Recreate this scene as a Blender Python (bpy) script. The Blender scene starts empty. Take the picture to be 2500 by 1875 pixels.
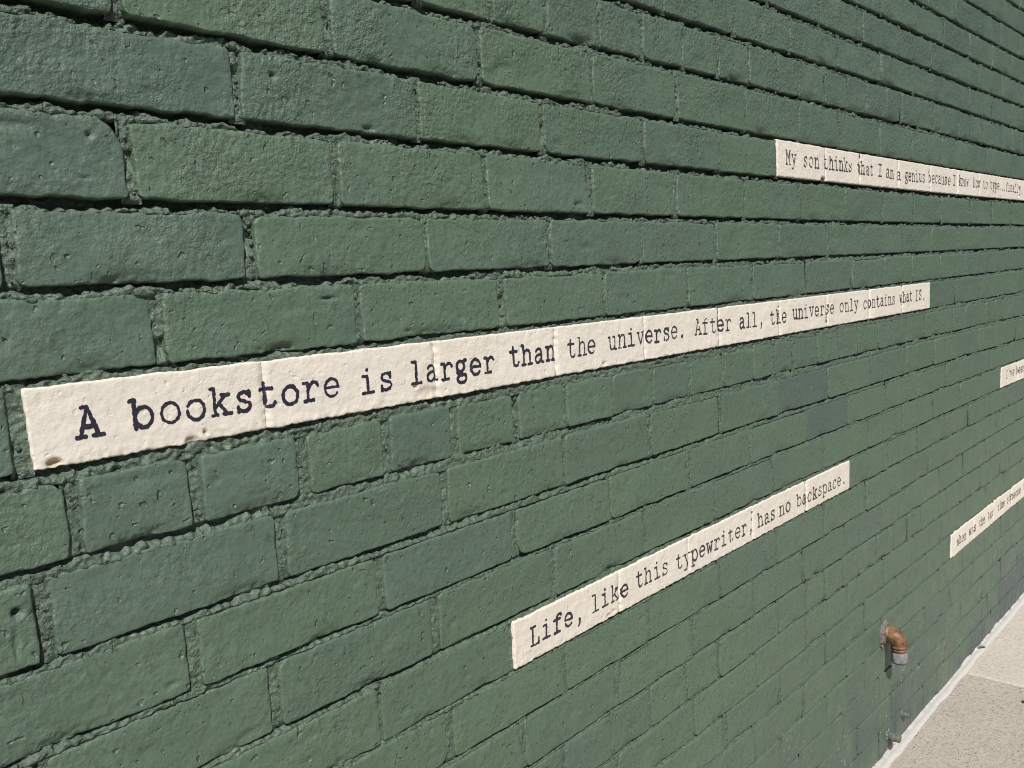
import bpy, math
import numpy as np
from mathutils import Matrix, Vector

S = bpy.context.scene
COL = S.collection

# ------------------------------------------------------------------ camera
RIGHT = Vector((0.66796765, -0.7426374, -0.04805108))
UP = Vector((0.12346795, 0.04691724, 0.99123884))
FWD = Vector((0.73387661, 0.66804825, -0.12303112))
CAM = Vector((0.0, -0.7354, 1.2))
cd = bpy.data.cameras.new('camera'); cam = bpy.data.objects.new('camera', cd); COL.objects.link(cam)
cd.sensor_width = 36.0; cd.lens = 36.0 * 2192.03 / 2500.0; cd.clip_start = 0.02; cd.clip_end = 400
cam.matrix_world = Matrix(((RIGHT.x, UP.x, -FWD.x, CAM.x), (RIGHT.y, UP.y, -FWD.y, CAM.y), (RIGHT.z, UP.z, -FWD.z, CAM.z), (0, 0, 0, 1)))
S.camera = cam
# ------------------------------------------------------------------ world, sun, exposure
SUN_TRAVEL = Vector((0.77, 1.0, -1.30)).normalized()     # direction the sunlight travels
to_sun = -SUN_TRAVEL
W = bpy.data.worlds.new("World"); S.world = W; W.use_nodes = True
nt = W.node_tree; nt.nodes.clear()
sky = nt.nodes.new('ShaderNodeTexSky'); sky.sky_type = 'NISHITA'; sky.sun_disc = False
sky.sun_elevation = math.asin(to_sun.z); sky.sun_rotation = math.atan2(to_sun.x, to_sun.y)
bg = nt.nodes.new('ShaderNodeBackground'); bg.inputs['Strength'].default_value = 0.05
wo = nt.nodes.new('ShaderNodeOutputWorld')
nt.links.new(sky.outputs[0], bg.inputs['Color']); nt.links.new(bg.outputs[0], wo.inputs['Surface'])
sl = bpy.data.lights.new('sun', 'SUN'); so = bpy.data.objects.new('sun', sl); COL.objects.link(so)
sl.energy = 5.0; sl.angle = math.radians(0.53); sl.color = (1.0, 0.965, 0.91)
so.rotation_euler = SUN_TRAVEL.to_track_quat('-Z', 'Y').to_euler(); so.location = (-3, -5, 6)
S.view_settings.view_transform = 'Standard'; S.view_settings.look = 'None'
S.view_settings.exposure = 0.08; S.view_settings.gamma = 1.0; S.view_settings.use_curve_mapping = False
S.cycles.pixel_filter_type = 'BLACKMAN_HARRIS'; S.cycles.filter_width = 1.05
S.cycles.max_bounces = 4; S.cycles.diffuse_bounces = 2

rng = np.random.default_rng(7)
# ------------------------------------------------------------------ noise
_perm = rng.permutation(256); _perm = np.r_[_perm, _perm]
_ang = rng.random(256) * 2 * np.pi; _gx, _gy = np.cos(_ang), np.sin(_ang)
def pn(x, y):
    x = np.asarray(x, float) + 1000.0; y = np.asarray(y, float) + 1000.0
    xi = np.floor(x).astype(int); yi = np.floor(y).astype(int); xf = x - xi; yf = y - yi
    u = xf * xf * xf * (xf * (xf * 6 - 15) + 10); v = yf * yf * yf * (yf * (yf * 6 - 15) + 10)
    def g(ix, iy, fx, fy):
        h = _perm[(_perm[ix & 255] + iy) & 255]
        return _gx[h] * fx + _gy[h] * fy
    a = g(xi, yi, xf, yf); b = g(xi + 1, yi, xf - 1, yf); c = g(xi, yi + 1, xf, yf - 1); d = g(xi + 1, yi + 1, xf - 1, yf - 1)
    return 1.4 * ((a * (1 - u) + b * u) * (1 - v) + (c * (1 - u) + d * u) * v)
def sstep(a, b, x):
    t = np.clip((x - a) / (b - a), 0, 1); return t * t * (3 - 2 * t)

# ------------------------------------------------------------------ mesh helpers
def make_mesh(name, V, quads=None, tris=None, ngons=None, smooth=True, attrs=None, flat_tris=False):
    me = bpy.data.meshes.new(name)
    V = np.asarray(V, np.float32)
    loops = []; starts = []; n = 0
    parts = []
    if quads is not None and len(quads): parts.append(np.asarray(quads, np.int32))
    if tris is not None and len(tris): parts.append(np.asarray(tris, np.int32))
    idx = [p.ravel() for p in parts]; tot = [np.full(len(p), p.shape[1], np.int32) for p in parts]
    if ngons:
        for g in ngons: idx.append(np.asarray(g, np.int32)); tot.append(np.array([len(g)], np.int32))
    idx = np.concatenate(idx); tot = np.concatenate(tot); st = np.r_[0, np.cumsum(tot)[:-1]].astype(np.int32)
    me.vertices.add(len(V)); me.vertices.foreach_set('co', V.ravel())
    me.loops.add(len(idx)); me.loops.foreach_set('vertex_index', idx)
    me.polygons.add(len(tot)); me.polygons.foreach_set('loop_start', st); me.polygons.foreach_set('loop_total', tot)
    me.update(calc_edges=True)
    if smooth: me.polygons.foreach_set('use_smooth', np.ones(len(me.polygons), bool))
    if flat_tris: me.polygons.foreach_set('use_smooth', np.r_[np.ones(len(quads), bool), np.zeros(len(me.polygons) - len(quads), bool)])
    if attrs:
        for k, v in attrs.items():
            a = me.attributes.new(k, 'FLOAT', 'POINT'); a.data.foreach_set('value', np.asarray(v, np.float32))
    return me
def grid_quads(n, m, off=0, flip=False):
    i = np.arange(n - 1)[:, None] * m + np.arange(m - 1)[None, :] + off
    q = np.stack([i, i + m, i + m + 1, i + 1], -1).reshape(-1, 4)
    return q[:, ::-1] if flip else q
def link(name, me, mat, parent=None, loc=(0, 0, 0), kind=None):
    o = bpy.data.objects.new(name, me); COL.objects.link(o); o.location = loc
    if me is not None and mat is not None: me.materials.append(mat)
    if parent is not None: o.parent = parent
    if kind: o['kind'] = kind
    return o
def thing(name, label, cat, loc=(0, 0, 0), group=None, kind=None):
    o = bpy.data.objects.new(name, None); COL.objects.link(o); o.location = loc
    o.empty_display_size = 0.1
    if kind: o['kind'] = kind
    else: o['label'] = label; o['category'] = cat
    if group: o['group'] = group
    return o

# ------------------------------------------------------------------ materials
class NB:
    def __init__(s, name):
        s.m = bpy.data.materials.new(name); s.m.use_nodes = True; s.t = s.m.node_tree; s.t.nodes.clear()
        s.out = s.t.nodes.new('ShaderNodeOutputMaterial'); s.b = s.t.nodes.new('ShaderNodeBsdfPrincipled')
        s.t.links.new(s.b.outputs[0], s.out.inputs[0]); s.geo = s.t.nodes.new('ShaderNodeNewGeometry')
    def lk(s, a, b): s.t.links.new(a, b)
    def noise(s, scale, detail=3, rough=.55, dist=0.0):
        n = s.t.nodes.new('ShaderNodeTexNoise'); n.inputs['Scale'].default_value = scale; n.inputs['Detail'].default_value = detail
        n.inputs['Roughness'].default_value = rough; n.inputs['Distortion'].default_value = dist; s.lk(s.geo.outputs['Position'], n.inputs['Vector']); return n.outputs['Fac']
    def vor(s, scale, feature='F1'):
        n = s.t.nodes.new('ShaderNodeTexVoronoi'); n.inputs['Scale'].default_value = scale; n.feature = feature; s.lk(s.geo.outputs['Position'], n.inputs['Vector']); return n
    def ramp(s, fac, stops, interp='LINEAR'):
        n = s.t.nodes.new('ShaderNodeValToRGB'); cr = n.color_ramp; cr.interpolation = interp
        while len(cr.elements) < len(stops): cr.elements.new(0.5)
        for e, (p, c) in zip(cr.elements, stops):
            e.position = p; e.color = (c if isinstance(c, tuple) else (c, c, c)) + (1,)
        s.lk(fac, n.inputs[0]); return n.outputs[0]
    def mix(s, fac, a, b, mode='MIX'):
        n = s.t.nodes.new('ShaderNodeMix'); n.data_type = 'RGBA'; n.blend_type = mode
        for inp, v in ((n.inputs[0], fac), (n.inputs[6], a), (n.inputs[7], b)):
            if isinstance(v, (int, float)): inp.default_value = v
            elif isinstance(v, tuple): inp.default_value = v + (1,)
            else: s.lk(v, inp)
        return n.outputs[2]
    def math(s, op, a, b=None, c=None, clamp=False):
        n = s.t.nodes.new('ShaderNodeMath'); n.operation = op; n.use_clamp = clamp
        for inp, v in zip(n.inputs, (a, b, c)):
            if v is None: continue
            if isinstance(v, (int, float)): inp.default_value = v
            else: s.lk(v, inp)
        return n.outputs[0]
    def attr(s, name):
        n = s.t.nodes.new('ShaderNodeAttribute'); n.attribute_name = name; return n.outputs['Fac']
    def sepz(s):
        n = s.t.nodes.new('ShaderNodeSeparateXYZ'); s.lk(s.geo.outputs['Position'], n.inputs[0]); return n.outputs
    def bump(s, h, dist, strength=1.0):
        n = s.t.nodes.new('ShaderNodeBump'); n.inputs['Distance'].default_value = dist; n.inputs['Strength'].default_value = strength
        s.lk(h, n.inputs['Height']); s.lk(n.outputs[0], s.b.inputs['Normal'])
    def col(s, c):
        if isinstance(c, tuple): s.b.inputs['Base Color'].default_value = c + (1,)
        else: s.lk(c, s.b.inputs['Base Color'])
    def set(s, k, v):
        if isinstance(v, (int, float)): s.b.inputs[k].default_value = v
        else: s.lk(v, s.b.inputs[k])

def relief(n, grit=1.0, pits=1.0):
    """brushed paint over old brick: fine grain, lumps and scattered pits"""
    fine = n.noise(560, 3, .6); mid = n.noise(200, 2, .5); low = n.noise(60, 3, .55)
    pit = n.ramp(n.noise(125, 1, .3), [(0.20, 0.0), (0.31, 1.0)])
    sel = n.ramp(n.noise(21, 2), [(0.46, .15), (0.60, 1.0)])
    pit = n.math('MAXIMUM', pit, sel)
    rough = n.ramp(n.noise(11, 2), [(.32, .12), (.68, 1.35)])       # some patches brushed smooth, some gritty
    h = n.math('ADD', n.math('MULTIPLY', fine, 0.50 * grit), n.math('MULTIPLY', mid, 1.15 * grit))
    xyz = n.sepz(); h = n.math('MULTIPLY', h, n.ramp(n.math('MULTIPLY', xyz[2], .5), [(.60, .36), (.82, .95)]))
    h = n.math('MULTIPLY', n.math('MULTIPLY', h, rough), 1.7)
    h = n.math('ADD', h, n.math('MULTIPLY', low, 1.25))
    h = n.math('ADD', h, n.math('MULTIPLY', pit, 1.2 * pits))
    return h

def green_paint():
    n = NB('green_wall_paint'); xyz = n.sepz()
    g1 = (0.087, 0.137, 0.086); g2 = (0.089, 0.136, 0.093); blue = (0.066, 0.098, 0.092); dk = (0.050, 0.078, 0.058)
    c = n.mix(n.ramp(n.noise(2.3, 3), [(.38, 0.0), (.62, 1.0)]), g1, g2)
    c = n.mix(n.ramp(n.noise(14, 3), [(.4, 0.0), (.75, .35)]), c, (0.112, 0.150, 0.108))
    c = n.mix(n.ramp(n.noise(6.5, 3), [(.50, 0.0), (.70, .16)]), c, blue)
    c = n.mix(n.attr('tint'), c, blue)
    # mottling
    c = n.mix(n.ramp(n.noise(150, 4, .7), [(.30, .75), (.46, 0.0)]), c, dk)
    c = n.mix(n.ramp(n.noise(40, 4, .7), [(.28, .4), (.42, 0.0)]), c, dk)
    hi = n.ramp(n.math('MULTIPLY', xyz[2], .5), [(.68, 0.0), (.84, 1.0)])
    c = n.mix(n.math('MULTIPLY', hi, n.ramp(n.noise(70, 4, .75), [(.36, .8), (.46, 0.0)])), c, dk)
    c = n.mix(n.ramp(n.noise(95, 4, .7), [(.60, 0.0), (.78, .45)]), c, (0.150, 0.195, 0.145))
    # grey dusty bloom toward the pavement, slate overpaint patches low down
    low = n.ramp(n.math('ADD', xyz[2], n.math('MULTIPLY', n.math('SUBTRACT', n.noise(5, 3), .5), .35)), [(0.08, 1.0), (0.30, 0.0)])
    pat = n.ramp(n.noise(2.6, 3), [(.36, 0.0), (.50, 1.0)])
    c = n.mix(n.math('MULTIPLY', low, pat), c, (0.062, 0.087, 0.086))
    c = n.mix(n.math('MULTIPLY', low, n.ramp(n.noise(5.2, 2), [(.5, 0.0), (.62, .40)])), c, (0.130, 0.150, 0.100))
    # white scuffs and efflorescence near the base
    sp = n.ramp(n.noise(120, 4, .7), [(.60, 0.0), (.66, 1.0)])
    area = n.ramp(n.noise(9, 2), [(.50, 0.0), (.60, 1.0)]); low2 = n.ramp(xyz[2], [(0.12, 1.0), (0.40, 0.0)])
    c = n.mix(n.math('MULTIPLY', n.math('MULTIPLY', sp, area), low2), c, (0.42, 0.46, 0.40))
    # tiny light nicks everywhere
    vv = n.vor(60); nick = n.ramp(vv.outputs['Distance'], [(0.035, 1.0), (0.05, 0.0)])
    c = n.mix(n.math('MULTIPLY', nick, n.ramp(n.noise(23, 1), [(.60, 0.0), (.66, .7)])), c, (0.30, 0.34, 0.28))
    # bare red brick where the foot of the wall is chipped
    red = n.math('MULTIPLY', n.ramp(n.noise(26, 4, .65), [(.63, 0.0), (.66, 1.0)]), n.ramp(xyz[2], [(0.03, 1.0), (0.12, 0.0)]))
    c = n.mix(red, c, (0.20, 0.085, 0.06))
    # all mortar toned a little darker and greyer than the bricks
    c = n.mix(n.math('MULTIPLY', n.attr('joint'), 0.40), c, (0.078, 0.100, 0.078))
    n.col(c); n.set('Roughness', n.ramp(n.noise(30, 2), [(.3, .42), (.7, .62)])); n.b.inputs['Specular IOR Level'].default_value = 0.5
    n.bump(n.math('MULTIPLY', relief(n), n.math('ADD', n.math('MULTIPLY', n.attr('joint'), 1.1), 1.0)), 0.0021)
    return n.m
def cream_paint():
    n = NB('cream_band_paint'); xyz = n.sepz()
    c = n.mix(n.ramp(n.noise(2.5, 3), [(.35, 0.0), (.65, 1.0)]), (0.635, 0.575, 0.49), (0.65, 0.605, 0.535))
    c = n.mix(n.ramp(n.noise(60, 4), [(.45, 0.0), (.8, .5)]), c, (0.70, 0.63, 0.53))
    c = n.mix(n.attr('chip'), c, (0.46, 0.36, 0.25))
    n.col(c); n.set('Roughness', 0.62); n.b.inputs['Specular IOR Level'].default_value = 0.3
    n.bump(relief(n, .8, .5), 0.0012)
    return n.m
def ink():
    n = NB('dark_lettering_paint'); xyz = n.sepz()
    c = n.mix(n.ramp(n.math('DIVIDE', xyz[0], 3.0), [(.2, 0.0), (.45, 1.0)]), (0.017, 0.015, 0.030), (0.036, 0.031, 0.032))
    c = n.mix(n.ramp(n.noise(180, 3), [(.62, 0.0), (.8, .5)]), c, (0.14, 0.12, 0.11))
    n.col(c); n.set('Roughness', 0.55); n.bump(relief(n), 0.0006); return n.m
def concrete(name, a, b, speck, bumpd):
    n = NB(name)
    c = n.mix(n.ramp(n.noise(7, 4, .6), [(.35, 0.0), (.65, 1.0)]), a, b)
    c = n.mix(n.ramp(n.noise(90, 4, .7), [(.35, .55), (.55, 0.0)]), c, tuple(x * .62 for x in a))
    v = n.vor(160); cell = n.t.nodes.new('ShaderNodeSeparateColor'); n.lk(v.outputs['Color'], cell.inputs[0])
    dot = n.ramp(v.outputs['Distance'], [(0.18, 1.0), (0.32, 0.0)])
    lightsel = n.ramp(cell.outputs[0], [(.80, 0.0), (.84, 1.0)]); darksel = n.ramp(cell.outputs[1], [(.80, 0.0), (.84, 1.0)])
    c = n.mix(n.math('MULTIPLY', n.math('MULTIPLY', dot, lightsel), speck), c, (0.62, 0.56, 0.47))
    c = n.mix(n.math('MULTIPLY', n.math('MULTIPLY', dot, darksel), speck), c, (0.15, 0.125, 0.10))
    n.col(c); n.set('Roughness', 0.85); n.b.inputs['Specular IOR Level'].default_value = 0.25
    h = n.math('ADD', n.noise(300, 4, .65), n.math('MULTIPLY', n.noise(60, 3), .8))
    h = n.math('SUBTRACT', h, n.math('MULTIPLY', n.math('MULTIPLY', dot, darksel), .9))
    n.bump(h, bumpd); return n.m
def simple(name, c, rough=.6, metal=0.0, bscale=200, bd=.0006, c2=None):
    n = NB(name)
    n.col(n.mix(n.ramp(n.noise(bscale * .35, 4, .65), [(.35, 0.0), (.62, 1.0)]), c, c2 or tuple(x * .7 for x in c)))
    n.set('Roughness', rough); n.set('Metallic', metal); n.bump(n.noise(bscale, 4, .6), bd); return n.m

M_GREEN = green_paint(); M_CREAM = cream_paint(); M_INK = ink()
M_SLAB_A = concrete('weathered_tan_concrete', (0.455, 0.402, 0.342), (0.505, 0.45, 0.385), .85, .0036)
M_SLAB_B = concrete('smooth_pale_concrete', (0.50, 0.448, 0.388), (0.54, 0.487, 0.425), .6, .0012)
M_FILLET = simple('pale_cement', (0.48, 0.462, 0.435), .8, 0, 220, .0007, (0.45, 0.43, 0.405))
M_RUST = simple('rusty_painted_iron', (0.27, 0.165, 0.085), .5, 0.1, 120, .0030, (0.12, 0.05, 0.025))
M_NUT = simple('galvanised_grey_metal', (0.25, 0.25, 0.27), .6, 0.2, 250, .0004, (0.19, 0.19, 0.20))
M_PATCH = simple('mauve_grey_mortar', (0.19, 0.155, 0.145), .9, 0, 260, .0015, (0.12, 0.10, 0.098))
M_STUB = simple('weathered_grey_green_metal', (0.15, 0.15, 0.12), .7, 0.1, 150, .003, (0.07, 0.08, 0.06))
M_PLASTER = simple('broken_pale_plaster', (0.62, 0.55, 0.50), .9, 0, 300, .0015, (0.36, 0.22, 0.18))
M_LEAF = simple('dry_brown_leaf', (0.16, 0.125, 0.105), .7, 0, 400, .0006, (0.09, 0.07, 0.06))
M_ASPHALT = simple('asphalt', (0.055, 0.055, 0.055), .9, 0, 150, .002, (0.04, 0.04, 0.04))
M_BED = simple('dark_bedding_sand', (0.10, 0.085, 0.07), .9)  # dark tone so the gaps between slabs read dark
M_KERB = simple('kerb_concrete', (0.40, 0.38, 0.34), .85, 0, 120, .001)

# ------------------------------------------------------------------ masonry layout (metres along the wall, measured off the real wall)
H, Z0, EYE, L = 0.0711724, -0.1322297, 1.2, 0.212
BED = {-14: [0.01412, -0.00972], -13: [0.01329, -0.0110], -12: [0.00943, -0.00394], -11: [0.00879, -0.00402], -10: [0.00705, -0.00387, -0.00026],
 -9: [0.00458, 0.00066, -0.00363], -8: [0.00417, 0.00012, -0.00467], -7: [0.00047, 0.00016, -0.00138], -6: [-0.00184, 0.00076, -0.00067],
 -5: [-0.00247, 0.00014, -0.00398], -4: [-0.00526, -0.00033, -0.0037], -3: [-0.00564, -0.00185, -0.00333], -2: [-0.0072, -0.00345, -0.00367],
 -1: [-0.00301, -0.00335, -0.00328], 0: [-0.00544, -0.00173], 1: [-0.00549, -0.00106, 0.00093], 2: [-0.00682, -0.00091, 0.00089],
 3: [-0.00843, -0.00037, 0.00096], 4: [-0.0059, 0.0001, 0.00162], 5: [-0.00713, -0.00091, 0.0016], 6: [0.00072, 0.00212, -0.00141],
 7: [0.00281, 0.00395, -0.00193], 8: [0.00124, 0.001, 0.0018], 9: [0.00049, 0.00431], 10: [-0.0025, 0.0067], 11: [-0.0070, 0.0110], 12: [-0.0120, 0.0150]}
JOINT = {9: [2.463, 2.678, 2.896, 3.115], 8: [1.933, 2.143, 2.579, 2.775, 3.002],
 7: [1.383, 1.589, 1.804, 2.032, 2.243, 2.448, 2.681, 2.908],
 6: [0.8, 0.901, 1.011, 1.114, 1.221, 1.329, 1.432, 1.536, 1.632, 1.853, 1.953, 2.067, 2.161, 2.274, 2.383, 2.487],
 5: [0.355, 0.565, 0.778, 0.991, 1.204, 1.417, 1.624, 1.809, 2.03, 2.229, 2.453, 2.655, 2.863, 3.093],
 4: [0.252, 0.46, 0.677, 0.887, 1.108, 1.324, 1.531, 1.738, 1.915, 2.141, 2.362, 2.584, 2.782, 3.008],
 3: [0.354, 0.563, 0.778, 0.981, 1.192, 1.409, 1.626, 1.839, 2.049, 2.249, 2.461, 2.707, 3.143],
 2: [0.254, 0.46, 0.678, 0.891, 1.1, 1.311, 1.535, 1.75, 1.949, 2.171, 2.378, 2.597, 2.858, 3.037],
 1: [0.365, 0.579, 0.797, 1.003, 1.219, 1.433, 1.656, 1.876, 2.06, 2.24],
 0: [0.247, 0.461, 0.68, 0.892, 1.097, 1.313, 1.533, 1.744, 1.968, 2.170, 2.368, 2.588, 3.018],
 -1: [0.28, 0.385, 0.498, 0.604, 0.706, 0.811, 0.908, 1.014, 1.115, 1.221, 1.329, 1.43, 1.593, 1.698, 1.905, 2.02, 2.208, 2.34, 2.786, 2.968, 3.175],
 -2: [0.249, 0.467, 0.685, 0.902, 1.105, 1.317, 1.532, 1.748, 1.976, 2.203, 2.413, 2.602, 2.806],
 -3: [0.368, 0.583, 0.798, 0.999, 1.211, 1.417, 1.645, 1.848, 2.073, 2.511, 2.728, 2.941, 3.155],
 -4: [0.447, 0.659, 0.869, 1.08, 1.289, 1.502, 1.724, 1.964, 2.183, 2.634, 2.846, 3.052],
 -5: [0.571, 0.785, 1.012, 1.203, 1.419, 1.640, 1.853, 2.079, 2.291, 2.723], -6: [0.671, 0.884, 1.088, 1.301, 1.515, 1.725, 1.952, 2.168, 2.375],
 -7: [0.795, 1.004, 1.21, 1.417, 1.629, 2.038, 2.245, 2.464, 2.678, 2.895, 3.107],
 -8: [0.983, 1.083, 1.187, 1.396, 1.639, 1.909, 2.125, 2.418, 2.746], -9: [1.21, 1.426, 1.843, 2.06, 2.272, 2.476, 2.701],
 -10: [1.31, 1.522, 1.947, 2.149, 2.369, 2.566], -11: [1.415, 1.627, 2.263, 2.473, 2.683, 2.903, 3.092], -12: [1.734, 2.359, 2.57, 2.998, 3.22],
 -13: [2.46, 2.673]}
K0, K1 = -17, 16
U0, U1 = -1.6, 8.2
HEADER = {6, -1, -8, 13, -15}
def bed(k, u):
    """height (above the pavement) of the underside of course k at wall position u"""
    c = BED.get(k)
    if c is None: c = BED[12] if k > 12 else BED[-14]; c = [c[0] * .8, c[1]]
    d = np.clip(np.asarray(u, float), 0.0, 3.6) - 1.8
    return EYE + Z0 + k * H + sum(a * d ** i for i, a in enumerate(c))
def joints(k):
    l = L / 2 if k in HEADER else L
    if k in JOINT: v = list(JOINT[k])
    else:
        src = k
        while src not in JOINT or (src in HEADER) != (k in HEADER): src += -2 if k > 0 else 2; 
        v = [JOINT[src][len(JOINT[src]) // 2] + (0.04 * math.sin(k * 7.3))]
    out = [v[0]]
    for b in v[1:]:
        a = out[-1]; m = max(1, int(round((b - a) / l)))
        for i in range(1, m): out.append(a + (b - a) * i / m)
        out.append(b)
    r = np.random.default_rng(900 + k)
    while out[0] > U0: out.insert(0, out[0] - l - r.normal() * .0025)
    while out[-1] < U1: out.append(out[-1] + l + r.normal() * .0025)
    return out
BANDS = {0: (0.2535, 2.3665), 4: (1.531, 4.1), -5: (0.7855, 1.8535), -10: (2.5655, 4.3), -4: (3.052, 4.4)}
def in_band(k, uc): return k in BANDS and BANDS[k][0] - .01 < uc < BANDS[k][1] + .01
GAPS = {1: .0076, 0: .0120, -1: .0115, -2: .0092, -3: .0064, -4: .0074}
def gap(k):
    """thickness of the bed joint under course k"""
    return GAPS.get(k, .0104 if k >= 2 else .0052)
def project(p):
    v = Vector(p) - CAM; d = v.dot(FWD)
    if d < .05: return None
    return (512 + 2192.03 * 1024 / 2500 * v.dot(RIGHT) / d, 384 - 2192.03 * 1024 / 2500 * v.dot(UP) / d)
def px_metric(u, z):
    """pixels per metre along and up the wall, at that place"""
    a = project((u, 0, z)); b = project((u + .01, 0, z)); c = project((u, 0, z + .01))
    if None in (a, b, c): return (300, 300)
    return (math.dist(a, b) * 100, math.dist(a, c) * 100)
def joint_depths(k):
    """how far mortar lies back: lower half of the bed joint, upper half, where it steps"""
    if k >= 3: return .0030, .0200, .44
    if k == 2: return .0026, .0140, .58
    if k == 1: return .0024, .0095, .62
    if k >= -1: return .0014, .0080, .76
    if k >= -5: return .0009, .0105, .62
    return .0007, .0130, .44

# ------------------------------------------------------------------ bricks
brick_recs = []
for k in range(K0, K1 + 1):
    js = joints(k); r = np.random.default_rng(5000 + k)
    gaps = np.clip(r.normal(.0088, .0022, len(js)), .0042, .0135)
    gaps = gaps * np.clip(1.15 - .30 * (np.array(js) - .3), .55, 1.12)
    if -5 < k <= 0: gaps = np.where((np.array(js) < .9), np.clip(gaps * 1.3, .009, .0145), gaps)
    for i in range(len(js) - 1):
        a, b = js[i] + gaps[i] / 2, js[i + 1] - gaps[i + 1] / 2
        uc = (a + b) / 2; zc = float(bed(k, uc)) + (H - gap(k + 1)) / 2
        if zc < -0.03: continue
        if uc < U0 or uc > U1: continue
        corners = [project((x, 0, z)) for x in (a, b) for z in (zc - .031, zc + .031)]
        area = 0
        if None not in corners:
            xs = [np.clip(c[0], 0, 1024) for c in corners]; ys = [np.clip(c[1], 0, 768) for c in corners]
            if max(xs) > min(xs) + 1 and max(ys) > min(ys) + 1:
                w, h = px_metric(uc, zc); area = w * (b - a) * h * .06 * min(1, (max(xs) - min(xs)) / max(1, max(c[0] for c in corners) - min(c[0] for c in corners)))
                frac = (max(ys) - min(ys)) / max(1, max(c[1] for c in corners) - min(c[1] for c in corners)); area *= frac
        brick_recs.append(dict(k=k, a=a, b=b, uc=uc, zc=zc, area=area, seed=int(r.integers(1 << 30))))

TINT = [(4, 0.35, .75), (3, 0.25, .65), (-2, 1.63, 1.5), (-3, 1.75, 1.25), (5, 0.25, .5), (2, 0.36, .5), (-3, 0.69, .45),
        (-2, 0.36, .4), (-1, 0.44, .35), (-1, 0.66, .45), (1, 0.25, .3), (-4, 0.55, .4), (-5, .68, .3)]
MARKS = [  # gouges, drill holes and dents one can see on the wall: u, height from eye level, half sizes, depth
 (.4976, .1916, .0035, .0030, .0045), (.513, .1715, .0022, .0028, .0025), (.543, -.0165, .010, .0014, .004), (.2299, -.2404, .0035, .0035, .009), (.2266, -.2653, .0016, .010, .004),
 (.3236, .1245, .0022, .0026, .004), (.3168, .0911, .007, .0012, .002), (.6446, -.057, .007, .0012, .0035), (.6087, .1534, .007, .0024, .005), (.9512, .0849, .008, .0022, .005), (.6075, -.475, .005, .004, .002),
 (.5183, .0977, .020, .0008, .0014), (.265, .128, .02, .004, .002), (1.48, .40, .008, .012, .004), (1.06, .305, .006, .004, .002)]
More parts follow.
